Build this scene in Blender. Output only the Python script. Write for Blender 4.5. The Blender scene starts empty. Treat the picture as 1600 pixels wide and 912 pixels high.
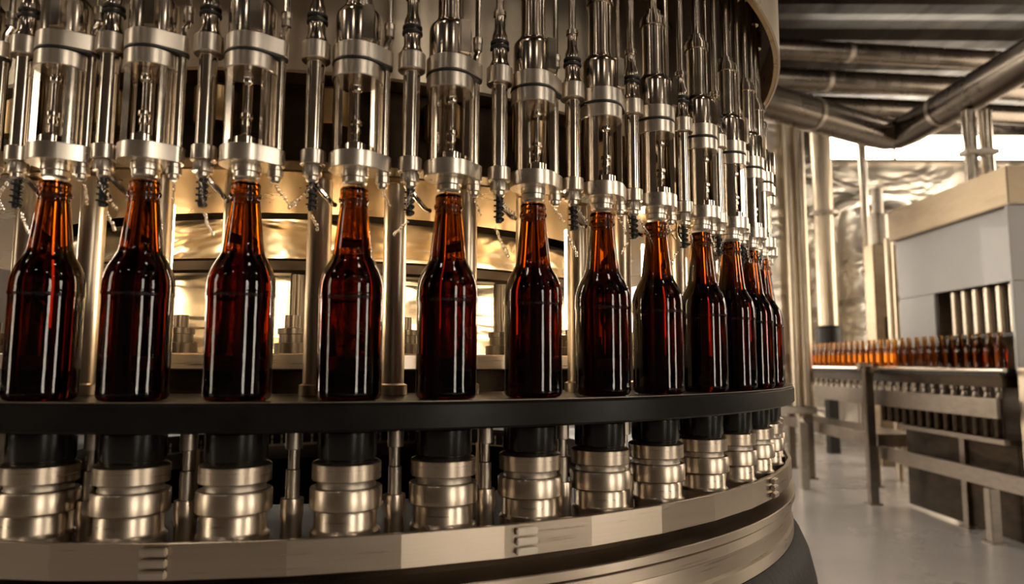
import bpy, bmesh, math, random
from math import sin, cos, pi, radians
from mathutils import Vector, Matrix
random.seed(7)
S = bpy.context.scene
COL = S.collection

# ------------------------------------------------------------------ dimensions (metres)
T = 1.05                      # height of the carousel table top above the floor
EYE = T + 0.0387
CX, CY, R = -0.3817, 1.5917, 0.9074   # carousel axis and bottle circle
STEP = 2 * pi / 56
ANG = [-0.0932, 0.0103, 0.1206, 0.2400, 0.3511, 0.4636, 0.5718, 0.6783, 0.7932, 0.9015, 1.0086]
FIRST, LAST = -3, 17
def angle(i):
    if i < 0: return ANG[0] + i * STEP
    if i < len(ANG): return ANG[i]
    return ANG[-1] + (i - len(ANG) + 1) * STEP

# ------------------------------------------------------------------ materials
def new_mat(name):
    m = bpy.data.materials.new(name); m.use_nodes = True
    nt = m.node_tree; b = nt.nodes['Principled BSDF']
    return m, nt, b
def noise(nt, scale, vec_scale=(1, 1, 1), detail=3, rough=0.55, distort=0.0):
    tc = nt.nodes.new('ShaderNodeTexCoord'); mp = nt.nodes.new('ShaderNodeMapping')
    mp.inputs['Scale'].default_value = vec_scale
    n = nt.nodes.new('ShaderNodeTexNoise')
    n.inputs['Scale'].default_value = scale; n.inputs['Detail'].default_value = detail
    n.inputs['Roughness'].default_value = rough; n.inputs['Distortion'].default_value = distort
    nt.links.new(tc.outputs['Object'], mp.inputs['Vector']); nt.links.new(mp.outputs['Vector'], n.inputs['Vector'])
    return n
def ramp(nt, src, a, b, p0=0.3, p1=0.7):
    r = nt.nodes.new('ShaderNodeValToRGB')
    r.color_ramp.elements[0].position = p0; r.color_ramp.elements[1].position = p1
    f = lambda c: (c, c, c, 1) if not isinstance(c, tuple) else (*c, 1)
    r.color_ramp.elements[0].color = f(a); r.color_ramp.elements[1].color = f(b)
    nt.links.new(src.outputs['Fac'], r.inputs['Fac'])
    return r
def bump(nt, b, src, strength, dist):
    n = nt.nodes.new('ShaderNodeBump'); n.inputs['Strength'].default_value = strength; n.inputs['Distance'].default_value = dist
    nt.links.new(src.outputs['Fac'], n.inputs['Height']); nt.links.new(n.outputs['Normal'], b.inputs['Normal'])
def metal(name, col, r0, r1, nscale=40, vs=(1, 1, 1), bstr=0.0, bdist=0.001, metallic=1.0, tint=0.82, distort=0.0, bscale=None):
    m, nt, b = new_mat(name)
    b.inputs['Metallic'].default_value = metallic
    n = noise(nt, nscale, vs, distort=distort)
    rr = ramp(nt, n, r0, r1); nt.links.new(rr.outputs['Color'], b.inputs['Roughness'])
    cc = ramp(nt, n, tuple(c * tint for c in col), col, 0.35, 0.65); nt.links.new(cc.outputs['Color'], b.inputs['Base Color'])
    if bstr: bump(nt, b, n if bscale is None else noise(nt, bscale, vs, distort=distort), bstr, bdist)
    return m
def plain(name, col, rough, metallic=0.0, coat=0.0, nscale=25, var=0.75, bstr=0.0, bdist=0.002, spec=0.5):
    m, nt, b = new_mat(name)
    n = noise(nt, nscale)
    cc = ramp(nt, n, tuple(c * var for c in col), col); nt.links.new(cc.outputs['Color'], b.inputs['Base Color'])
    b.inputs['Specular IOR Level'].default_value = spec; b.inputs['Roughness'].default_value = rough; b.inputs['Metallic'].default_value = metallic; b.inputs['Coat Weight'].default_value = coat
    if bstr: bump(nt, b, n, bstr, bdist)
    return m
def emitter(name, col, strength):
    m, nt, b = new_mat(name)
    b.inputs['Base Color'].default_value = (0.8, 0.8, 0.8, 1)
    b.inputs['Emission Color'].default_value = (*col, 1); b.inputs['Emission Strength'].default_value = strength
    return m
WARM = (1.0, 0.82, 0.60)
M = {}
M['steel'] = metal('polished_steel', (0.68, 0.595, 0.50), 0.13, 0.19, 60, tint=0.95)
M['machined'] = metal('machined_steel', (0.69, 0.615, 0.525), 0.27, 0.33, 90, (1, 1, 0.2), tint=0.95)
M['brushed'] = metal('brushed_steel', (0.52, 0.44, 0.35), 0.27, 0.35, 30, (0.3, 0.3, 14), tint=0.95)
M['dull'] = metal('dull_steel', (0.42, 0.365, 0.305), 0.34, 0.5, 12, (1, 1, 3))
M['drum'] = metal('rippled_steel', (0.74, 0.60, 0.40), 0.18, 0.30, 5, (0.8, 0.8, 2.6), 0.6, 0.022, distort=0.5)
M['shell'] = metal('satin_shell_steel', (0.72, 0.61, 0.47), 0.26, 0.40, 5, (1, 1, 0.5), 0.15, 0.004)
M['brass'] = metal('bronze_tinted_steel', (0.55, 0.38, 0.19), 0.25, 0.4, 12)
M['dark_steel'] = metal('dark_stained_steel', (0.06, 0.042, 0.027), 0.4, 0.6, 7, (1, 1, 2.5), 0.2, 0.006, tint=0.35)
M['table'] = plain('black_wet_plastic', (0.012, 0.011, 0.010), 0.30, 0.0, 0.0, 30, 0.5, 0.15, 0.001, spec=0.12)
M['rubber'] = plain('black_rubber', (0.016, 0.014, 0.012), 0.5, nscale=60)
M['piston'] = plain('black_gloss_piston', (0.008, 0.007, 0.006), 0.22, 0.0, 0.0, spec=0.25)
M['bell'] = plain('black_grained_rubber', (0.03, 0.028, 0.027), 0.55, nscale=90, var=0.35, bstr=0.4, bdist=0.003, spec=0.2)
M['gasket'] = plain('black_gasket', (0.01, 0.009, 0.008), 0.45)
M['enamel'] = plain('grey_enamel', (0.46, 0.435, 0.415), 0.42, 0.0, 0.1, 2.5, 0.9)
M['frame_steel'] = metal('conveyor_frame_steel', (0.25, 0.21, 0.175), 0.3, 0.45, 12, (1, 1, 3))
M['band'] = metal('tan_brushed_band', (0.36, 0.28, 0.19), 0.35, 0.5, 6, (1, 1, 4))
M['column'] = metal('column_steel', (0.56, 0.47, 0.355), 0.28, 0.4, 18, (1, 1, 0.2))
M['duct'] = metal('duct_metal', (0.19, 0.162, 0.135), 0.22, 0.34, 4, (1, 1, 1), 0.12, 0.01)
M['stack'] = metal('dark_stack_steel', (0.07, 0.054, 0.038), 0.3, 0.45, 12)
M['foil'] = metal('wrinkled_foil', (0.80, 0.73, 0.63), 0.28, 0.42, 1.1, (1, 1, 1.7), 0.6, 0.2, distort=0.5)
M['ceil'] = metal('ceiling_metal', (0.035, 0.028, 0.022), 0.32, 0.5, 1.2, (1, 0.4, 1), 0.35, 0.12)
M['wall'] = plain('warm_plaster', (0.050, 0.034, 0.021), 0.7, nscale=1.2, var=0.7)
M['window'] = emitter('daylight_pane', (1.0, 0.88, 0.72), 10.0)
M['window_low'] = emitter('daylight_pane_low', (1.0, 0.84, 0.64), 5.0)  # dimmer panes, also used by the window added to light the far floor
M['lamp'] = emitter('lamp_diffuser', (1.0, 0.86, 0.70), 15.0)
M['glow'] = emitter('drum_fill_emitter', (1.0, 0.80, 0.54), 30.0)  # emission for the added strips that brighten the core drum

# polished concrete
m, nt, b = new_mat('polished_concrete')
n = noise(nt, 0.9, detail=6, rough=0.65)
cc = ramp(nt, n, (0.50, 0.46, 0.435), (0.66, 0.615, 0.585), 0.3, 0.7); nt.links.new(cc.outputs['Color'], b.inputs['Base Color'])
rr = ramp(nt, n, 0.32, 0.2); nt.links.new(rr.outputs['Color'], b.inputs['Roughness'])
bump(nt, b, noise(nt, 2.2), 0.12, 0.02)
M['floor'] = m
# amber glass filled with beer
m, nt, b = new_mat('amber_glass')
b.inputs['Base Color'].default_value = (1.0, 0.93, 0.84, 1); b.inputs['Roughness'].default_value = 0.015
b.inputs['Transmission Weight'].default_value = 1.0; b.inputs['IOR'].default_value = 1.42
va = nt.nodes.new('ShaderNodeVolumeAbsorption'); va.inputs['Color'].default_value = (0.805, 0.668, 0.14, 1); va.inputs['Density'].default_value = 390
nt.links.new(va.outputs['Volume'], nt.nodes['Material Output'].inputs['Volume'])
bump(nt, b, noise(nt, 120, (1, 1, 0.5)), 0.05, 0.0008)
M['amber'] = m
m, nt, b = new_mat('amber_glass_empty')
b.inputs['Base Color'].default_value = (1.0, 0.93, 0.84, 1); b.inputs['Roughness'].default_value = 0.03
b.inputs['Transmission Weight'].default_value = 1.0; b.inputs['IOR'].default_value = 1.30
va = nt.nodes.new('ShaderNodeVolumeAbsorption'); va.inputs['Color'].default_value = (0.86, 0.62, 0.10, 1); va.inputs['Density'].default_value = 95
nt.links.new(va.outputs['Volume'], nt.nodes['Material Output'].inputs['Volume'])
M['amber_empty'] = m

# ------------------------------------------------------------------ mesh helpers
def lathe(bm, prof, seg=40, c=(0, 0), a0=0.0, a1=2 * pi):
    """revolve (r,z) points about the vertical through c; r=0 closes on the axis."""
    full = abs((a1 - a0) - 2 * pi) < 1e-6
    n = seg if full else seg + 1
    rings = []
    for r, z in prof:
        if r < 1e-7: rings.append([bm.verts.new((c[0], c[1], z))])
        else: rings.append([bm.verts.new((c[0] + r * cos(a0 + (a1 - a0) * k / seg), c[1] + r * sin(a0 + (a1 - a0) * k / seg), z)) for k in range(n)])
    for A, B in zip(rings, rings[1:]):
        for k in range(seg):
            k2 = (k + 1) % n
            try:
                if len(A) == 1 and len(B) == 1: continue
                if len(A) == 1: bm.faces.new((A[0], B[k2], B[k]))
                elif len(B) == 1: bm.faces.new((A[k], A[k2], B[0]))
                else: bm.faces.new((A[k], A[k2], B[k2], B[k]))
            except ValueError: pass
    return rings
def cyl(bm, r, z0, z1, seg=32, c=(0, 0), ch=None):
    ch = min(r, abs(z1 - z0)) * 0.1 if ch is None else ch
    lathe(bm, [(0, z0), (r - ch, z0), (r, z0 + ch), (r, z1 - ch), (r - ch, z1), (0, z1)], seg, c)
def ring(bm, ri, ro, z0, z1, seg=96, ch=0.001, c=(0, 0)):
    lathe(bm, [(ri, z0), (ro - ch, z0), (ro, z0 + ch), (ro, z1 - ch), (ro - ch, z1), (ri, z1), (ri, z0)], seg, c)
def box(bm, lo, hi, bev=0.0):
    r = bmesh.ops.create_cube(bm, size=1.0)
    for v in r['verts']:
        v.co = Vector([lo[i] + (v.co[i] + 0.5) * (hi[i] - lo[i]) for i in range(3)])
    if bev:
        es = list({e for v in r['verts'] for e in v.link_edges})
        bmesh.ops.bevel(bm, geom=es, offset=bev, segments=2, affect='EDGES', clamp_overlap=True)
def prism(bm, pts, z0, z1, ch=0.0006):
    """extruded outline with small chamfer"""
    n = len(pts); cx = sum(p[0] for p in pts) / n; cy = sum(p[1] for p in pts) / n
    def loop(z, k):
        out = []
        for x, y in pts:
            d = math.hypot(x - cx, y - cy); s = (d - k) / d
            out.append(bm.verts.new((cx + (x - cx) * s, cy + (y - cy) * s, z)))
        return out
    L = [loop(z0, ch), loop(z0 + ch, 0), loop(z1 - ch, 0), loop(z1, ch)]
    for A, B in zip(L, L[1:]):
        for k in range(n): bm.faces.new((A[k], A[(k + 1) % n], B[(k + 1) % n], B[k]))
    bm.faces.new(L[0][::-1]); bm.faces.new(L[-1])
def hull2(circles, seg=28):
    """convex outline around circles (x,y,r)"""
    P = [(x + r * cos(2 * pi * k / seg), y + r * sin(2 * pi * k / seg)) for x, y, r in circles for k in range(seg)]
    P = sorted(set((round(a, 6), round(b, 6)) for a, b in P))
    def half(ps):
        h = []
        for p in ps:
            while len(h) > 1 and (h[-1][0] - h[-2][0]) * (p[1] - h[-2][1]) - (h[-1][1] - h[-2][1]) * (p[0] - h[-2][0]) <= 0: h.pop()
            h.append(p)
        return h
    a = half(P); b = half(P[::-1])
    return a[:-1] + b[:-1]
def tube(bm, pts, r, seg=12):
    pts = [Vector(p) for p in pts]; rings = []; up = None
    for i, p in enumerate(pts):
        d = (pts[min(i + 1, len(pts) - 1)] - pts[max(i - 1, 0)]).normalized()
        if up is None: up = Vector((0, 0, 1)) if abs(d.z) < 0.9 else Vector((1, 0, 0))
        s = d.cross(up).normalized(); up = s.cross(d).normalized()
        rr = r[i] if isinstance(r, (list, tuple)) else r
        rings.append([bm.verts.new(p + (s * cos(2 * pi * k / seg) + up * sin(2 * pi * k / seg)) * rr) for k in range(seg)])
    for A, B in zip(rings, rings[1:]):
        for k in range(seg): bm.faces.new((A[k], A[(k + 1) % seg], B[(k + 1) % seg], B[k]))
    bm.faces.new(rings[0][::-1]); bm.faces.new(rings[-1])
def smooth_path(pts, n=8):
    """catmull-rom through pts"""
    pts = [Vector(p) for p in pts]; out = []
    for i in range(len(pts) - 1):
        p0, p1, p2, p3 = pts[max(i - 1, 0)], pts[i], pts[i + 1], pts[min(i + 2, len(pts) - 1)]
        for k in range(n):
            t = k / n
            out.append(0.5 * ((2 * p1) + (-p0 + p2) * t + (2 * p0 - 5 * p1 + 4 * p2 - p3) * t * t + (-p0 + 3 * p1 - 3 * p2 + p3) * t ** 3))
    return out + [pts[-1]]
def obj(name, bm, mat, parent=None, loc=(0, 0, 0), rotz=0.0, sharp=35, flat=False):
    bmesh.ops.recalc_face_normals(bm, faces=bm.faces[:])
    me = bpy.data.meshes.new(name); bm.to_mesh(me); bm.free()
    if not flat:
        me.shade_smooth(); me.set_sharp_from_angle(angle=radians(sharp))
    me.materials.append(M[mat] if isinstance(mat, str) else mat)
    o = bpy.data.objects.new(name, me); COL.objects.link(o)
    o.location = loc; o.rotation_euler = (0, 0, rotz); o.parent = parent
    return o
def make(name, mat, fn, parent=None, **k):
    bm = bmesh.new(); fn(bm); return obj(name, bm, mat, parent, **k)
def tag(o, label=None, cat=None, group=None, kind=None):
    for key, v in (('label', label), ('category', cat), ('group', group), ('kind', kind)):
        if v: o[key] = v
    return o
def thing(name, label, cat, loc=(0, 0, 0), rotz=0.0, group=None):
    o = bpy.data.objects.new(name, None); COL.objects.link(o); o.empty_display_size = 0.05
    o.location = loc; o.rotation_euler = (0, 0, rotz)
    return tag(o, label, cat, group)
KIDS = {}
def copy_tree(o, parent=None):
    c = o.copy(); COL.objects.link(c); c.parent = parent
    for ch in [x for x in KIDS.get(o.name, [])]: copy_tree(ch, c)
    return c
def remember(root):
    for x in bpy.data.objects:
        if x.parent is not None:
            L = KIDS.setdefault(x.parent.name, [])
            if x not in L: L.append(x)
ORD = ['first', 'second', 'third', 'fourth', 'fifth', 'sixth', 'seventh', 'eighth', 'ninth', 'tenth', 'eleventh', 'twelfth', 'thirteenth',
       'fourteenth', 'fifteenth', 'sixteenth', 'seventeenth', 'eighteenth', 'nineteenth', 'twentieth']
def nth(k):
    if k < 20: return ORD[k]
    tens = {2: 'twenty', 3: 'thirty', 4: 'forty', 5: 'fifty'}[(k + 1) // 10]; u = (k + 1) % 10
    return tens[:-1] + 'ieth' if u == 0 else tens + '-' + ORD[u - 1]
def place(i, r=R, da=0.0, z=T):
    a = angle(i) + da
    return (CX + r * sin(a), CY - r * cos(a), z), a          # local -Y faces outward
AX = (CX, CY, T)

# ------------------------------------------------------------------ beer bottle
BOT = [(0, 0.0035), (0.020, 0.0012), (0.026, 0.0), (0.0302, 0.0012), (0.0324, 0.0045), (0.0326, 0.0085), (0.0323, 0.011),
       (0.0325, 0.030), (0.0325, 0.1010), (0.0328, 0.1030), (0.0334, 0.1045), (0.0334, 0.1062), (0.0329, 0.1080), (0.0330, 0.1120), (0.0325, 0.1190), (0.0306, 0.1270),
       (0.0275, 0.1345), (0.0238, 0.1410), (0.0212, 0.1462), (0.0200, 0.1510), (0.0190, 0.1590), (0.0168, 0.1790), (0.0146, 0.1990),
       (0.0142, 0.2030), (0.0156, 0.2045), (0.0160, 0.2068), (0.0152, 0.2090), (0.0142, 0.2104), (0.0146, 0.2135), (0.0146, 0.2175), (0.0136, 0.2196), (0.0105, 0.22), (0, 0.22)]
def bottle_bm(bm, seg=56): lathe(bm, BOT, seg)
bottle0 = make('beer_bottle', 'amber', bottle_bm, sharp=60)
tag(bottle0, None, 'bottle', 'amber bottles on the filling carousel')
n_vis = 13
for i in range(FIRST, LAST + 1):
    b_ = bottle0 if i == FIRST else copy_tree(bottle0)
    p, a = place(i); b_.location = (p[0], p[1], T + 0.0005); b_.rotation_euler = (0, 0, a + random.uniform(0, 6))
    if 0 <= i < n_vis: tag(b_, f'amber beer bottle on the carousel table, {nth(i)} from the left end of the row', 'bottle', 'amber bottles on the filling carousel')
    elif i < 0: tag(b_, 'amber glass beer bottle on the carousel table beyond the left end of the row', 'bottle', 'amber bottles on the filling carousel')
    else: tag(b_, 'amber glass beer bottle hidden round the far curve of the carousel table', 'bottle', 'amber bottles on the filling carousel')

# ------------------------------------------------------------------ filling valve (local: axis z, -Y outward, z from table top)
def make_valve():
    g = 'filling valves round the carousel'
    t = thing('filling_valve', None, 'filling valve', group=g)
    def cup(bm):
        lathe(bm, [(0, 0.2235), (0.0115, 0.2235), (0.0130, 0.2255), (0.0130, 0.2305), (0.0142, 0.2315), (0.0142, 0.2380), (0, 0.2380)])
    make('bottle_cup', 'machined', cup, t)
    make('lower_flange', 'machined', lambda bm: prism(bm, hull2([(0, 0, 0.0275), (0.0262, 0.0, 0.0112)]), 0.2382, 0.2555), t)
    def foot(bm): lathe(bm, [(0, 0.2205), (0.0035, 0.2210), (0.0052, 0.2230), (0.0052, 0.2265), (0.0078, 0.2272), (0.0078, 0.2335), (0.0068, 0.2345), (0.0068, 0.2381), (0, 0.2381)], 24, (0.0285, -0.001))
    make('bolt_foot', 'machined', foot, t)
    def cage(bm, d0, d1):   # curved side column of the open cage, between two angles measured from outward (-Y)
        a0, a1 = -pi / 2 + radians(d0), -pi / 2 + radians(d1); seg = 14
        def loop(z): return [[bm.verts.new((r * cos(a0 + (a1 - a0) * k / seg), r * sin(a0 + (a1 - a0) * k / seg), z)) for k in range(seg + 1)] for r in (0.0195, 0.0248)]
        A, B = loop(0.2556), loop(0.3355)
        for k in range(seg):
            for q in (0, 1): bm.faces.new((A[q][k], A[q][k + 1], B[q][k + 1], B[q][k]))
            for L in (A, B): bm.faces.new((L[0][k], L[0][k + 1], L[1][k + 1], L[1][k]))
        for k in (0, seg): bm.faces.new((A[0][k], A[1][k], B[1][k], B[0][k]))
    make('cage_column', 'steel', lambda bm: cage(bm, 46, 118), t)
    make('cage_column', 'steel', lambda bm: cage(bm, -112, -48), t)
    make('tie_rod', 'steel', lambda bm: cyl(bm, 0.0058, 0.2556, 0.3540, 20, (0.0290, 0.002)), t)
    def stem(bm):
        lathe(bm, [(0, 0.2556), (0.0120, 0.2556), (0.0120, 0.2640), (0.0075, 0.2665), (0.0040, 0.2690), (0.0036, 0.2760), (0.0052, 0.2775), (0.0052, 0.2815), (0.0040, 0.2825), (0.0040, 0.2850),
                   (0.0062, 0.2860), (0.0062, 0.2895), (0.0038, 0.2910), (0.0033, 0.2960), (0.0033, 0.3200), (0.0056, 0.3225), (0.0060, 0.3270), (0.0048, 0.3310), (0.0048, 0.3352), (0, 0.3352)], 24, (0.0, -0.009))
    make('valve_stem', 'steel', stem, t)
    make('sight_tube', 'steel', lambda bm: cyl(bm, 0.0050, 0.2558, 0.3352, 20, (-0.004, 0.007)), t)
    make('lower_collar', 'machined', lambda bm: cyl(bm, 0.0262, 0.3356, 0.3520, 44, ch=0.0008), t)
    make('gasket', 'gasket', lambda bm: prism(bm, hull2([(0, 0, 0.0268), (0.0262, 0.0, 0.0106)]), 0.3521, 0.3548), t)
    make('upper_collar', 'machined', lambda bm: prism(bm, hull2([(0, 0, 0.0266), (0.0262, 0.0, 0.0110)]), 0.3549, 0.3720), t)
    def body(bm):
        lathe(bm, [(0, 0.3721), (0.0238, 0.3721), (0.0238, 0.4060), (0.0228, 0.4105), (0.0190, 0.4150), (0.0152, 0.4165), (0, 0.4165)], 44)
    make('valve_body', 'steel', body, t)
    def up(bm):
        lathe(bm, [(0, 0.4166), (0.0158, 0.4166), (0.0158, 0.4195), (0.0143, 0.4205), (0.0143, 0.4860), (0.0172, 0.4865), (0.0172, 0.4955), (0.0150, 0.4962), (0.0150, 0.5000), (0.0108, 0.5005), (0.0108, 0.5085), (0, 0.5085)], 40)
    make('upper_cylinder', 'steel', up, t)
    make('lift_rod', 'steel', lambda bm: lathe(bm, [(0, 0.5086), (0.0062, 0.5086), (0.0062, 0.6480), (0.0105, 0.6485), (0.0105, 0.6785), (0, 0.6785)], 24), t)
    make('valve_block', 'steel', lambda bm: box(bm, (0.0030, -0.0285, 0.3722), (0.0150, -0.0185, 0.4110), 0.0012), t)
    def pipe(bm):
        tube(bm, smooth_path([(0.030, 0.002, 0.3722), (0.030, 0.002, 0.382), (0.033, 0.004, 0.392), (0.033, 0.004, 0.41), (0.033, 0.004, 0.50), (0.033, 0.004, 0.6785)], 5), 0.0032, 10)
    pp = make('air_pipe', 'steel', pipe, t)
    make('pipe_fitting', 'dull', lambda bm: lathe(bm, [(0, 0.392), (0.0052, 0.392), (0.0052, 0.3985), (0.0044, 0.399), (0.0058, 0.401), (0.0058, 0.407), (0, 0.407)], 12, (0.033, 0.004)), pp)
    return t
valve0 = make_valve(); remember(valve0)
for i in range(FIRST, LAST + 1):
    v = valve0 if i == FIRST else copy_tree(valve0)
    p, a = place(i); v.location = p; v.rotation_euler = (0, 0, a)
    if 0 <= i < n_vis: tag(v, f'steel filling valve with open cage over the {nth(i)} bottle from the left', 'filling valve')
    elif i < 0: tag(v, 'steel filling valve with open cage beyond the left end of the bottle row', 'filling valve')
    else: tag(v, 'steel filling valve hidden round the far curve of the carousel', 'filling valve')

# ------------------------------------------------------------------ guide post beside each valve
def make_post():
    t = thing('guide_post', None, 'guide post', group='guide posts between the filling valves')
    make('post_rod', 'steel', lambda bm: cyl(bm, 0.0093, 0.2575, 0.3545, 28), t)
    make('lower_collar', 'machined', lambda bm: cyl(bm, 0.0128, 0.2420, 0.2574, 32, ch=0.0007), t)
    def foot(bm): lathe(bm, [(0, 0.2240), (0.0045, 0.2240), (0.0065, 0.2262), (0.0065, 0.2300), (0.0100, 0.2308), (0.0100, 0.2400), (0.0088, 0.2419), (0, 0.2419)], 28)
    make('post_foot', 'machined', foot, t)
    def coil(bm):
        n = 60; pts = [(0.0050 * cos(k * 2 * pi / 14), 0.0050 * sin(k * 2 * pi / 14), 0.2235 - 0.0275 * k / n) for k in range(n + 1)]
        tube(bm, pts, 0.0012, 8)
    make('coil_spring', 'rubber', coil, t)
    make('rubber_core', 'rubber', lambda bm: lathe(bm, [(0, 0.1940), (0.0030, 0.1945), (0.0040, 0.1980), (0.0033, 0.2010), (0.0033, 0.2239), (0, 0.2239)], 14), t)
    def arm(bm):
        tube(bm, smooth_path([(0, 0.006, 0.231), (0.006, 0.012, 0.222), (0.014, 0.014, 0.213), (0.020, 0.012, 0.206), (0.0235, 0.006, 0.203)], 5), [0.0030] * 10 + [0.0026] * 11, 8)
    make('neck_arm', 'steel', arm, t)
    make('upper_collar', 'machined', lambda bm: cyl(bm, 0.0150, 0.3546, 0.3740, 36, ch=0.0008), t)
    def neck(bm):
        lathe(bm, [(0, 0.3741), (0.0118, 0.3741), (0.0112, 0.3790), (0.0092, 0.3830), (0.0092, 0.3960), (0.0080, 0.3965), (0.0080, 0.4060), (0.0092, 0.4064), (0.0088, 0.4130), (0.0062, 0.4200), (0.0060, 0.4360), (0.0076, 0.4365), (0.0076, 0.4420), (0.0045, 0.4430), (0.0045, 0.6785), (0, 0.6785)], 28)
    make('post_neck', 'steel', neck, t)
    def rings(bm):
        ring(bm, 0.0081, 0.0112, 0.3962, 0.4000, 24, 0.0006); ring(bm, 0.0081, 0.0108, 0.4028, 0.4060, 24, 0.0006)
    make('seal_ring', 'gasket', rings, t)
    return t
post0 = make_post(); remember(post0)
DPOST = -0.0432 / R
for i in range(FIRST, LAST + 1):
    v = post0 if i == FIRST else copy_tree(post0)
    p, a = place(i, R, DPOST); v.location = p; v.rotation_euler = (0, 0, a)
    if 0 <= i < n_vis: tag(v, f'slim steel guide post left of the valve over the {nth(i)} bottle from the left', 'guide post')
    elif i < 0: tag(v, 'slim steel guide post beyond the left end of the bottle row', 'guide post')
    else: tag(v, 'slim steel guide post hidden round the far curve of the carousel', 'guide post')

# ------------------------------------------------------------------ lift pedestals under the table
def make_pedestal():
    t = thing('lift_pedestal', None, 'lift pedestal', group='lift pedestals under the carousel table')
    make('piston', 'piston', lambda bm: lathe(bm, [(0, -0.0584), (0.0285, -0.0584), (0.0300, -0.0550), (0.0300, -0.0315), (0.0285, -0.0295), (0, -0.0295)], 44), t)
    make('top_ring', 'brushed', lambda bm: lathe(bm, [(0, -0.0785), (0.0338, -0.0785), (0.0345, -0.0777), (0.0345, -0.0625), (0.0335, -0.0613), (0.0300, -0.0595), (0.0265, -0.0586), (0, -0.0586)], 48), t)
    make('groove_ring', 'dull', lambda bm: lathe(bm, [(0, -0.0855), (0.0300, -0.0855), (0.0290, -0.0820), (0.0300, -0.0786), (0, -0.0786)], 40), t)
    make('middle_ring', 'brushed', lambda bm: lathe(bm, [(0, -0.1065), (0.0352, -0.1065), (0.0360, -0.1055), (0.0360, -0.0873), (0.0350, -0.0857), (0, -0.0856)], 48), t)
    make('base_ring', 'brushed', lambda bm: lathe(bm, [(0, -0.1560), (0.0320, -0.1560), (0.0345, -0.1380), (0.0345, -0.1290), (0.0325, -0.1270), (0.0310, -0.1245), (0.0310, -0.1105), (0.0290, -0.1066), (0, -0.1066)], 48), t)
    return t
ped0 = make_pedestal(); remember(ped0)
def make_stub():
    t = thing('roller_bracket', None, 'roller bracket', group='roller brackets between the lift pedestals')
    make('roller', 'brushed', lambda bm: lathe(bm, [(0, -0.1540), (0.0105, -0.1540), (0.0105, -0.1180), (0.0115, -0.1150), (0.0115, -0.1000), (0.0110, -0.0980), (0, -0.0980)], 28), t)
    make('shaft', 'dull', lambda bm: lathe(bm, [(0, -0.0979), (0.0070, -0.0979), (0.0070, -0.0700), (0.0050, -0.0690), (0.0050, -0.0500), (0.0085, -0.0490), (0.0085, -0.0300), (0, -0.0300)], 20), t)
    make('bracket_plate', 'brass', lambda bm: box(bm, (-0.0040, 0.0090, -0.1300), (0.0040, 0.0200, -0.0500), 0.001), t)
    return t
stub0 = make_stub(); remember(stub0)
for i in range(FIRST, LAST + 1):
    v = ped0 if i == FIRST else copy_tree(ped0)
    p, a = place(i, 0.9000); v.location = p; v.rotation_euler = (0, 0, a)
    w = stub0 if i == FIRST else copy_tree(stub0)
    p, a = place(i, 0.8900, (angle(i + 1) - angle(i)) / 2); w.location = p; w.rotation_euler = (0, 0, a)
    if 0 <= i < n_vis:
        tag(v, f'ringed steel lift pedestal beneath the {nth(i)} bottle from the left', 'lift pedestal')
        tag(w, f'small steel roller bracket right of the pedestal under the {nth(i)} bottle from the left', 'roller bracket')
    elif i < 0:
        tag(v, 'ringed steel lift pedestal beyond the left end of the bottle row', 'lift pedestal'); tag(w, 'small steel roller bracket beyond the left end of the bottle row', 'roller bracket')
    else:
        tag(v, 'ringed steel lift pedestal hidden round the far curve of the carousel', 'lift pedestal'); tag(w, 'small steel roller bracket hidden round the far curve of the carousel', 'roller bracket')

# ------------------------------------------------------------------ rinse water dripping under the valves
M['water'] = new_mat('rinse_water')[0]
wb = M['water'].node_tree.nodes['Principled BSDF']
wb.inputs['Transmission Weight'].default_value = 1.0; wb.inputs['IOR'].default_value = 1.33; wb.inputs['Roughness'].default_value = 0.01; wb.inputs['Base Color'].default_value = (1, 1, 1, 1)
def water(bm):
    rnd = random.Random(3)
    for i in range(-1, 12):
        for side, r0, z0 in ((0.030, R, 0.2175), (-0.0432, R - 0.010, 0.190), (-0.0432, R + 0.009, 0.218)):
            x, z, rr = side, z0, r0 + rnd.uniform(-0.002, 0.002)
            dx = rnd.uniform(-0.0026, 0.0026) if side < 0 else rnd.uniform(0.0002, 0.0028)
            for k in range(rnd.randint(7, 12)):
                p, a = place(i, rr, x / R, T + z)
                rad = rnd.uniform(0.0010, 0.0021)
                res = bmesh.ops.create_icosphere(bm, subdivisions=2, radius=rad)
                st = rnd.uniform(0.8, 1.9)
                for v in res['verts']: v.co = Vector(p) + Vector((v.co.x, v.co.y, v.co.z * st))
                z -= rad * rnd.uniform(1.0, 2.0); x += dx + rnd.uniform(-0.0012, 0.0012)
tag(make('water_drops', 'water', water), 'glinting rinse water drops dripping below the filling valves', 'water', kind='stuff')

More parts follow.
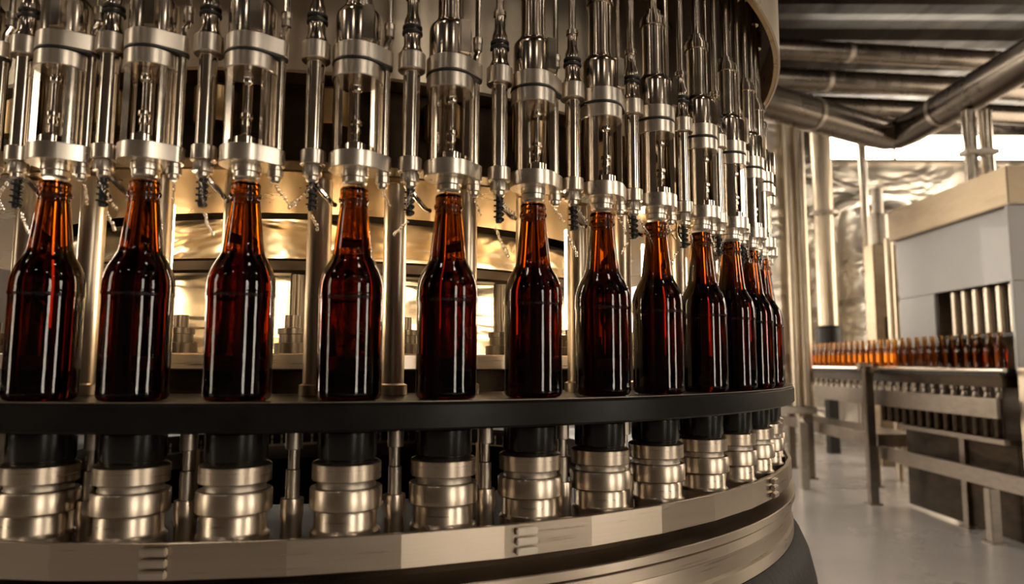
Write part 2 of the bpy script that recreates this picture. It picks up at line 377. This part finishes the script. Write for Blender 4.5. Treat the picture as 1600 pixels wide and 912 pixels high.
# ------------------------------------------------------------------ carousel table, belt and base
t = thing('carousel_table', 'broad black ring-shaped table that carries the row of beer bottles', 'turntable', AX)
make('table_ring', 'table', lambda bm: lathe(bm, [(0.745, -0.0280), (0.9500, -0.0280), (0.9530, -0.0255), (0.9530, -0.0030), (0.9500, 0.0), (0.745, 0.0), (0.745, -0.0280)], 200), t)
make('edge_bead', 'dull', lambda bm: ring(bm, 0.9490, 0.9515, 0.0001, 0.0010, 200, 0.0003), t)
t = thing('belt_ring', 'brushed steel band of flat plates circling below the lift pedestals', 'belt', AX)
make('band', 'brushed', lambda bm: ring(bm, 0.9385, 0.9440, -0.1600, -0.1265, 56, 0.0008), t, rotz=angle(3) - pi / 2 + STEP / 2, flat=True)
for k, a in enumerate((angle(1) + 0.05, angle(5) - 0.03, angle(9) + 0.05)):
    c = make('joint_clip', 'machined', lambda bm: [box(bm, (-0.012, -0.9500, z), (0.012, -0.9440, z + 0.007), 0.001) for z in (-0.157, -0.147, -0.137)], t, rotz=a)
t = thing('machine_base', 'round steel and black rubber base beneath the bottling carousel', 'machine base', (CX, CY, 0))
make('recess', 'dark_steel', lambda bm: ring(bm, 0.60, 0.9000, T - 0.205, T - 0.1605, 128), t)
make('upper_flange', 'brushed', lambda bm: ring(bm, 0.60, 0.9480, T - 0.1900, T - 0.1785, 200, 0.0012), t)
make('lower_flange', 'brushed', lambda bm: ring(bm, 0.60, 0.9420, T - 0.2080, T - 0.1930, 200, 0.0012), t)
make('drum_wall', 'brushed', lambda bm: lathe(bm, [(0.60, -0.2080 + T), (0.9370, -0.2085 + T), (0.9400, -0.2300 + T), (0.9440, -0.2330 + T), (0.9440, -0.2500 + T), (0.60, -0.2500 + T)], 200), t)
make('rubber_skirt', 'bell', lambda bm: lathe(bm, [(0.60, T - 0.2505), (0.945, T - 0.2505), (0.957, T - 0.262), (0.969, T - 0.290), (0.978, T - 0.330), (0.984, T - 0.380), (0.986, T - 0.430), (0.980, T - 0.470), (0.94, T - 0.480), (0.60, T - 0.480)], 200), t)
make('plinth', 'dull', lambda bm: lathe(bm, [(0, 0), (0.97, 0), (0.97, 0.06), (0.90, 0.08), (0.90, T - 0.4805), (0, T - 0.4805)], 96), t)

# ------------------------------------------------------------------ inner works of the filler
t = thing('filler_tank', 'big round steel tank with overhanging rim above the filling valves', 'tank', AX)
def skirt(bm):
    lathe(bm, [(0.946, 0.6000), (0.9500, 0.6000), (0.9500, 1.0500), (0.946, 1.0500), (0.946, 0.6000)], 200)
make('rim_skirt', 'shell', skirt, t)
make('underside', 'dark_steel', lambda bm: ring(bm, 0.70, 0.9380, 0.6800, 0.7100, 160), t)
make('inner_lining', 'brass', lambda bm: ring(bm, 0.9385, 0.9459, 0.6010, 0.7100, 200, 0.0008), t)
make('inner_shell', 'shell', lambda bm: ring(bm, 0.70, 0.7600, 0.4040, 0.6799, 160, 0.003), t)
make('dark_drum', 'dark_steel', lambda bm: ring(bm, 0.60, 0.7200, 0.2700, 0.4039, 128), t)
cb = make('cam_block', 'brass', lambda bm: lathe(bm, [(0, 0.34), (0.024, 0.34), (0.026, 0.345), (0.026, 0.385), (0.020, 0.39), (0, 0.39)], 20), t, loc=(0.735 * sin(-0.4), -0.735 * cos(-0.4), 0))
for k in range(1, 12):
    c = cb.copy(); COL.objects.link(c); c.parent = t; a = -0.4 + 0.2 * k; c.location = (0.735 * sin(a), -0.735 * cos(a), 0)
make('carrier_ring', 'brass', lambda bm: ring(bm, 0.60, 0.8300, 0.2560, 0.2699, 160, 0.002), t)  # bronze colour chosen to put a golden reflection on the core drum
make('core_drum', 'drum', lambda bm: lathe(bm, [(0.0, -0.03), (0.555, -0.03), (0.555, 0.2559), (0.0, 0.2559)], 128), t)
make('top_lid', 'shell', lambda bm: lathe(bm, [(0, 1.0505), (0.90, 1.0505), (0.90, 1.07), (0, 1.15)], 96), t)
colm = make('support_column', 'column', lambda bm: lathe(bm, [(0, 0.0005), (0.0180, 0.0005), (0.0180, 0.012), (0.0140, 0.014), (0.0140, 0.2540), (0, 0.2540)], 24), t)
remember(t)
first_strip = None
for i in range(FIRST, 17):
    c = colm if i == FIRST else copy_tree(colm, t)
    p, a = place(i, 0.80, DPOST); c.location = (p[0] - CX, p[1] - CY, 0); c.rotation_euler = (0, 0, a)
    if (i - FIRST) % 2 == 0:      # emissive strips added inside every second column to brighten the core drum
        if first_strip is None: first_strip = make('fill_strip', 'glow', lambda bm: box(bm, (-0.0085, 0.0142, 0.085), (0.0085, 0.0180, 0.225), 0.001), c)
        else:
            q = first_strip.copy(); COL.objects.link(q); q.parent = c
t = thing('inner_ring', 'inner steel ring with stepped stacks behind the row of bottles', 'machine ring', AX)
make('ring_plate', 'brushed', lambda bm: ring(bm, 0.556, 0.7000, 0.0280, 0.0500, 160, 0.002), t)
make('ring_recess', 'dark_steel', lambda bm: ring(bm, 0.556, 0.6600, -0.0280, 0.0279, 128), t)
st0 = None
for k in range(27):
    a = 0.125 + k * 2 * pi / 27
    loc = (0.655 * sin(a), -0.655 * cos(a), 0)
    if st0 is None:
        st0 = make('stepped_stack', 'stack', lambda bm: lathe(bm, [(0, 0.0501), (0.0230, 0.0501), (0.0230, 0.0640), (0.0170, 0.0645), (0.0170, 0.0760), (0.0190, 0.0765), (0.0190, 0.0840), (0.0100, 0.0850), (0.0100, 0.1020), (0, 0.1020)], 24), t, loc=loc)
    else:
        c = st0.copy(); COL.objects.link(c); c.parent = t; c.location = loc
t = thing('guide_hoop', 'dark curved guide hoop on thin legs behind the bottle necks', 'guide hoop', AX)
make('hoop', 'dark_steel', lambda bm: ring(bm, 0.590, 0.622, 0.165, 0.186, 128, 0.004), t)
for k in range(12):
    a = k * 2 * pi / 12 + 0.12
    make('hoop_leg', 'stack', lambda bm: cyl(bm, 0.011, 0.0502, 0.1649, 16), t, loc=(0.605 * sin(a), -0.605 * cos(a), 0))


# ------------------------------------------------------------------ room
X0, X1, Y0, Y1, H = -7.0, 9.0, -6.0, 11.0, 5.0
def struct(name, mat, fn, **k):
    return tag(make(name, mat, fn, **k), kind='structure')
struct('floor', 'floor', lambda bm: box(bm, (X0, Y0, -0.1), (X1, Y1, 0)))
def ceil_fn(bm):
    n = 20; w = (Y1 - Y0) / n
    lo, hi = [], []
    for k in range(n * 4 + 1):
        y = Y0 + w * k / 4; z = H + (0.04 if (k % 4) in (0, 1) else 0.0)
        lo.append((y, z))
    A = [bm.verts.new((X0, y, z)) for y, z in lo]; B = [bm.verts.new((X1, y, z)) for y, z in lo]
    C = [bm.verts.new((X0, y, H + 0.2)) for y, z in lo]; D = [bm.verts.new((X1, y, H + 0.2)) for y, z in lo]
    for k in range(len(lo) - 1):
        bm.faces.new((A[k], A[k + 1], B[k + 1], B[k])); bm.faces.new((C[k], C[k + 1], D[k + 1], D[k]))
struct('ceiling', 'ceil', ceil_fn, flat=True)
struct('wall_back', 'foil', lambda bm: box(bm, (X0, Y1, 0), (X1, Y1 + 0.2, H + 0.2)))
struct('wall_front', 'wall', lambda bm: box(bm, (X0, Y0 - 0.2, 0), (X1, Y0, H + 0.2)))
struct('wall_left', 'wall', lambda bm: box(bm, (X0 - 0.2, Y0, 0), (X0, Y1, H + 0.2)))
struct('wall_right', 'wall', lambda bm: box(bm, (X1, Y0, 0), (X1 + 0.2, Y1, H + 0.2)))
def window(idx, wall, u0, u1, z0, z1, mat, bars=2):
    """glazed window with frame, set on a wall: wall = 'back','front','left','right'"""
    def tr(u, d, z):
        return {'back': (u, Y1 - d, z), 'front': (u, Y0 + d, z), 'left': (X0 + d, u, z), 'right': (X1 - d, u, z)}[wall]
    def bx(bm, ua, ub, da, db, za, zb):
        p, q = tr(ua, da, za), tr(ub, db, zb)
        box(bm, tuple(min(a, b) for a, b in zip(p, q)), tuple(max(a, b) for a, b in zip(p, q)))
    t = tag(bpy.data.objects.new(f'window_{idx}', None), kind='structure'); COL.objects.link(t)
    make('pane', mat, lambda bm: bx(bm, u0, u1, 0.005, 0.02, z0, z1), t)
    def fr(bm):
        f = 0.06
        bx(bm, u0 - f, u1 + f, 0.004, 0.07, z1, z1 + f); bx(bm, u0 - f, u1 + f, 0.004, 0.09, z0 - f, z0)
        bx(bm, u0 - f, u0, 0.004, 0.07, z0, z1); bx(bm, u1, u1 + f, 0.004, 0.07, z0, z1)
        for k in range(1, bars):
            u = u0 + (u1 - u0) * k / bars; bx(bm, u - 0.02, u + 0.02, 0.02, 0.06, z0, z1)
    make('frame', 'dull', fr, t)
wins = [('back', 4.9, 8.9, 4.40, 4.80, 'window', 3), ('back', -6.5, 3.0, 4.30, 4.80, 'window', 6),
        ('back', -5.0, -1.4, 1.5, 3.3, 'window', 4), ('back', 0.2, 2.2, 1.4, 3.0, 'window', 3),
        ('front', 4.5, 5.8, 0.5, 4.2, 'window', 1),
        ('right', -3.0, -1.8, 0.5, 4.2, 'window', 1), ('right', 4.5, 9.5, 1.2, 4.4, 'window_low', 5),  # wide right-wall window added to light the far floor and conveyor
        ('left', -2.0, -0.8, 0.6, 4.2, 'window_low', 1), ('left', 4.0, 6.5, 1.0, 3.6, 'window', 3)]
for k, w in enumerate(wins): window(k + 1, *w)

# ------------------------------------------------------------------ ceiling lamps
lamps = [(x, y) for y in (-3.6, -0.6, 3.0) for x in (-4.2, -1.4, 1.6, 4.6)] + [(-2.5, 6.5), (5.5, 6.0), (2.3, 5.2)]
lamp0 = None
for k, (x, y) in enumerate(lamps):
    if lamp0 is None:
        lamp0 = thing('ceiling_lamp', 'round warm high-bay ceiling lamp hanging above the bottling hall', 'ceiling lamp', (x, y, 0), group='high-bay lamps of the hall')
        make('lamp_shade', 'dull', lambda bm: lathe(bm, [(0.0, H - 0.30), (0.06, H - 0.30), (0.10, H - 0.42), (0.28, H - 0.60), (0.285, H - 0.60), (0.11, H - 0.40), (0.07, H - 0.28), (0.0, H - 0.28)], 28), lamp0)
        make('diffuser', 'lamp', lambda bm: lathe(bm, [(0, H - 0.585), (0.18, H - 0.585), (0.18, H - 0.57), (0, H - 0.57)], 28), lamp0)
        make('lamp_cord', 'rubber', lambda bm: cyl(bm, 0.012, H - 0.28, H, 8), lamp0)
        remember(lamp0); L = lamp0
    else:
        L = copy_tree(lamp0)
    L.location = (x, y, 0)

# ------------------------------------------------------------------ overhead ducts and beams at the right
def long_tube(name, label, cat, p, q, r, mat, bands=0, group=None):
    t = thing(name, label, cat, p, group=group)
    P = Vector((0, 0, 0)); Q = Vector(q) - Vector(p)
    make('pipe_run', mat, lambda bm: tube(bm, [P + Q * k / 6 for k in range(7)], r, 24), t)
    for k in range(bands):
        c = P + Q * (k + 0.5) / bands; d = Q.normalized() * 0.03
        make('pipe_band', 'dull', lambda bm: tube(bm, [c - d, c + d], r * 1.06, 24), t)
    return t
for (z, y, r, lab) in ((4.62, 7.25, 0.11, 'nearest and highest of the three straight ceiling ducts'), (4.52, 7.80, 0.13, 'middle one of the three straight ceiling ducts'), (4.42, 8.35, 0.13, 'farthest and lowest of the three straight ceiling ducts')):
    x0 = 1.2
    long_tube('ceiling_duct', 'long round metal duct under the ceiling, ' + lab, 'duct', (x0, y, z), (x0 + 7.0, y + 7.0 * 0.11, z), r, 'duct', 4, 'straight ducts under the ceiling')
t = thing('bent_duct', 'thick insulated metal duct with a sharp elbow hanging at upper right', 'duct', (3.42, 6.0, 3.10))
def vd(bm):
    pts = [(-6.8, -4.005, 0.0), (-2.3, -1.355, 0.0), (-1.3, -0.765, 0.0), (-0.30, -0.18, 0.0), (-0.12, -0.10, 0.0), (-0.03, -0.12, 0), (0.0, -0.28, 0), (0.0, -1.4, 0), (0.0, -4.2, 0)]
    tube(bm, pts, 0.135, 32)
make('duct_run', 'duct', vd, t)
for (c, d) in (((-1.0, -0.59, 0), (0.02, 0.0117, 0)), ((0, -0.7, 0), (0, 0.022, 0)), ((0, -1.9, 0), (0, 0.022, 0))):
    make('duct_band', 'dull', lambda bm: tube(bm, [Vector(c) - Vector(d), Vector(c) + Vector(d)], 0.142, 28), t)

# ------------------------------------------------------------------ grey machine cabinet (right)
GX, GYa, GYb, GTOP = 3.06, 4.13, 5.42, EYE + 1.205
t = thing('labelling_cabinet', 'large grey steel machine cabinet with tan top band and an opening for bottles', 'machine cabinet', (GX, GYa, 0))
make('side_panel', 'enamel', lambda bm: (box(bm, (0, 0.84, T - 0.10), (0.03, GYb - GYa, EYE + 0.507), 0.004), box(bm, (0, 0.0, EYE + 0.51), (0.03, GYb - GYa, EYE + 0.965), 0.004)), t)
make('front_panel', 'enamel', lambda bm: (box(bm, (-0.06, -0.03, T - 0.02), (2.4, 0.0, EYE + 0.50), 0.004), box(bm, (-0.06, -0.03, EYE + 0.504), (2.4, 0.0, EYE + 0.96), 0.004)), t)
make('top_band', 'band', lambda bm: box(bm, (-0.06, -0.04, EYE + 0.967), (2.4, GYb - GYa, GTOP), 0.006), t)
make('rear_body', 'dull', lambda bm: box(bm, (0.35, 0.02, 0.02), (2.4, GYb - GYa, EYE + 0.96), 0.004), t)  # lower part carried down to the floor to block window light
for k in range(7):
    y = 0.06 + 0.115 * k
    make('hanging_tube', 'brushed', lambda bm: cyl(bm, 0.026, EYE + 0.20, EYE + 0.505, 16, (0.09, y)), t)
make('end_panel', 'dull', lambda bm: box(bm, (0.031, 1.18, 0.25), (0.349, 1.21, EYE + 0.96), 0.004), t)
make('tube_manifold', 'rubber', lambda bm: box(bm, (0.03, 0.02, EYE + 0.17), (0.16, 0.80, EYE + 0.199), 0.004), t)
make('cabinet_post', 'column', lambda bm: box(bm, (-0.08, -0.12, EYE - 0.62), (0.05, -0.035, EYE - 0.02), 0.008), t)
t = thing('duct_hanger', 'pair of upright steel pipes joining the bent duct to the grey cabinet top', 'pipe', (3.43, 4.95, 0))
for dx in (-0.05, 0.07):
    make('upright_pipe', 'steel', lambda bm: cyl(bm, 0.045, GTOP + 0.001, 2.962, 20, (dx, 0.0)), t)
make('pipe_clamp', 'dull', lambda bm: box(bm, (-0.11, -0.055, 2.62), (0.13, 0.055, 2.66), 0.006), t)

# ------------------------------------------------------------------ far conveyor with bottles
t = thing('conveyor', 'steel conveyor frame with handrail that carries the distant row of bottles', 'conveyor', (2.98, 0, 0))
ya, yb = 4.15, 7.6
make('belt_chain', 'rubber', lambda bm: box(bm, (-0.06, ya, T - 0.03), (0.075, yb, T + 0.015), 0.004), t)
make('chain_guide', 'dark_steel', lambda bm: box(bm, (-0.05, ya, T - 0.10), (0.07, yb, T - 0.031), 0.0), t)
make('handrail', 'steel', lambda bm: tube(bm, [(-0.10, 4.05, T + 0.004), (-0.10, yb, T + 0.004)], 0.014, 16), t)
make('upper_side_plate', 'frame_steel', lambda bm: box(bm, (-0.09, ya, T - 0.285), (-0.07, yb, T - 0.165), 0.003), t)
make('cross_shelf', 'frame_steel', lambda bm: box(bm, (-0.06, ya, T - 0.44), (0.30, 5.28, T - 0.41), 0.003), t)
make('lower_beam', 'frame_steel', lambda bm: box(bm, (-0.09, 3.75, T - 0.70), (-0.06, 5.5, T - 0.60), 0.003), t)
make('lower_tray', 'frame_steel', lambda bm: box(bm, (-0.05, 5.6, T - 0.62), (0.32, yb, T - 0.52), 0.003), t)
for k, (y, dx, zt) in enumerate(((5.52, -0.15, T + 0.02), (6.72, -0.12, T - 0.29), (4.75, 0.10, T - 0.45), (4.35, -0.02, T - 0.72), (6.3, 0.28, T - 0.63), (7.4, -0.02, T - 0.29))):
    make('conveyor_leg', 'frame_steel', lambda bm: (box(bm, (dx - 0.032, y - 0.03, 0.012), (dx + 0.032, y + 0.03, zt), 0.004), box(bm, (dx - 0.05, y - 0.05, 0), (dx + 0.05, y + 0.05, 0.0118), 0.002)), t)
make('rail_clamp', 'machined', lambda bm: (box(bm, (-0.135, 5.47, T - 0.03), (-0.075, 5.57, T + 0.035), 0.006), tube(bm, [(-0.18, 5.60, T + 0.02), (-0.10, 5.60, T + 0.02)], 0.03, 14)), t)
make('shade_panel', 'dark_steel', lambda bm: box(bm, (0.09, ya + 0.1, 0.02), (0.11, 5.45, T - 0.45), 0.004), t)  # added dark sheet standing in for the shade beneath the conveyor
cup0 = None
for k in range(30):
    y = ya + 0.05 + k * 0.108
    if cup0 is None:
        cup0 = make('roller_cup', 'frame_steel', lambda bm: lathe(bm, [(0, T - 0.164), (0.022, T - 0.164), (0.016, T - 0.148), (0.016, T - 0.130), (0.024, T - 0.122), (0.024, T - 0.1015), (0, T - 0.1015)], 16), t, loc=(-0.035, y, 0))
    else:
        c = cup0.copy(); COL.objects.link(c); c.parent = t; c.location = (-0.035, y, 0)
pl0 = None
for k in range(14):
    y = ya + 0.12 + k * 0.1
    if pl0 is None: pl0 = make('spacer_pillar', 'dark_steel', lambda bm: cyl(bm, 0.028, T - 0.409, T - 0.17, 14), t, loc=(0.0, y, 0))
    else:
        c = pl0.copy(); COL.objects.link(c); c.parent = t; c.location = (0.0, y, 0)
far0 = make('conveyor_bottle', 'amber_empty', lambda bm: bottle_bm(bm, 28), sharp=60)
for k in range(31):
    y = 4.21 + 0.098 * k
    f = far0 if k == 0 else copy_tree(far0)
    f.location = (2.985 + random.uniform(-0.008, 0.008), y, T + 0.0155); f.rotation_euler = (0, 0, random.uniform(0, 6))
    tag(f, f'small distant amber bottle on the far conveyor, {nth(k)} along from the grey cabinet', 'bottle', 'amber bottles on the far conveyor')

# ------------------------------------------------------------------ stainless columns and pipes left of the conveyor
t = thing('steel_enclosure', 'tall stainless machine enclosure with corner columns beside the carousel tank', 'machine enclosure', (2.45, 6.2, 0))
make('corner_column', 'column', lambda bm: (cyl(bm, 0.055, 0.72, 3.45, 24, (0.14, -0.10)), cyl(bm, 0.045, 0.72, 3.45, 24, (0.05, -0.10))), t)
make('side_wall', 'foil', lambda bm: box(bm, (-0.60, 0.0, 0.72), (0.18, 0.05, 3.45), 0.004), t)
make('base_beam', 'dull', lambda bm: box(bm, (-0.60, -0.16, 0.66), (0.2, 0.06, 0.719), 0.006), t)
for x in (-0.5, 0.12): make('enclosure_leg', 'dull', lambda bm: box(bm, (x - 0.035, -0.06, 0), (x + 0.035, 0.01, 0.659), 0.004), t)
make('end_cap', 'steel', lambda bm: tube(bm, [(0.10, -0.20, 0.62), (0.10, -0.10, 0.62)], 0.045, 18), t)
def upright(name, label, px, Y, r, z0, z1, mat, extra=None):
    x = (px - 800) / 1082.0 * Y
    t = thing(name, label, 'pipe', (x, Y, 0))
    make('pipe_run', mat, lambda bm: cyl(bm, r, z0, z1, 20), t)
    make('pipe_flange', 'dull', lambda bm: cyl(bm, r * 1.5, z0 + (z1 - z0) * 0.55, z0 + (z1 - z0) * 0.55 + 0.05, 20), t)
    if extra: make(*extra, t)
    return t
upright('upright_pipe', 'thick upright steel pipe with black motor at its foot', 1297, 8.6, 0.12, 1.55, 4.1, 'column', ('motor', 'rubber', lambda bm: (cyl(bm, 0.15, 1.20, 1.549, 20), box(bm, (-0.06, -0.06, 0), (0.06, 0.06, 1.199)))))
upright('upright_pipe', 'thin upright steel pipe left of the grey cabinet', 1363, 8.8, 0.05, 0, 4.1, 'steel')
upright('upright_pipe', 'steel pipe standing against the end of the grey cabinet', 1398, 6.6, 0.035, 0, 2.3, 'column')
t = thing('control_column', 'tan steel control column between the thin pipe and the grey cabinet', 'machine column', (4.1, 7.6, 0))
make('column_body', 'band', lambda bm: box(bm, (-0.13, -0.1, 0), (0.13, 0.1, 2.4), 0.01), t)
make('column_head', 'dull', lambda bm: (cyl(bm, 0.10, 2.401, 2.75, 20), cyl(bm, 0.06, 2.751, 3.05, 20)), t)
make('column_slot', 'rubber', lambda bm: box(bm, (-0.03, -0.106, 1.1), (0.03, -0.1005, 1.6), 0.002), t)
for k, (x, y, r) in enumerate(((5.2, 9.6, 0.55), (3.4, 9.9, 0.5), (6.9, 9.4, 0.6))):
    t = thing('storage_tank', ('middle', 'left', 'right')[k] + ' of the shiny storage tanks along the far wall', 'tank', (x, y, 0), group='storage tanks along the far wall')
    make('tank_shell', 'foil', lambda bm: lathe(bm, [(0, 0.5), (r * 0.5, 0.55), (r, 0.9), (r, 3.0), (r * 0.9, 3.25), (r * 0.3, 3.45), (0, 3.47)], 48), t)
    make('tank_band', 'dull', lambda bm: ring(bm, r + 0.001, r + 0.02, 1.9, 1.98, 48), t)
    for q in range(3):
        make('tank_leg', 'dull', lambda bm: cyl(bm, 0.04, 0, 0.75, 12, (0.75 * r * cos(q * 2.09), 0.75 * r * sin(q * 2.09))), t)

# ------------------------------------------------------------------ world, camera, view
w = bpy.data.worlds.new('World'); S.world = w; w.use_nodes = True
bg = w.node_tree.nodes['Background']; bg.inputs['Color'].default_value = (1.0, 0.84, 0.66, 1); bg.inputs['Strength'].default_value = 0.02
cam = bpy.data.cameras.new('camera'); co = bpy.data.objects.new('camera', cam); COL.objects.link(co)
co.matrix_world = Matrix.Translation((0, 0, EYE)) @ Matrix.Rotation(pi / 2 + 0.10223, 4, 'X') @ Matrix.Rotation(0.00333, 4, 'Z')
cam.sensor_width = 36.0; cam.lens = 1076.8 / 1600 * 36; cam.clip_start = 0.05; cam.clip_end = 60
cam.dof.use_dof = True; cam.dof.focus_distance = 0.98; cam.dof.aperture_fstop = 4.5
S.camera = co
S.view_settings.view_transform = 'Standard'; S.view_settings.look = 'None'; S.view_settings.gamma = 1; S.view_settings.exposure = 0.36
S.view_settings.use_curve_mapping = False
S.cycles.max_bounces = 12; S.cycles.transmission_bounces = 10; S.cycles.glossy_bounces = 6; S.cycles.diffuse_bounces = 4
S.cycles.caustics_refractive = False; S.cycles.caustics_reflective = False
S.cycles.sample_clamp_indirect = 8
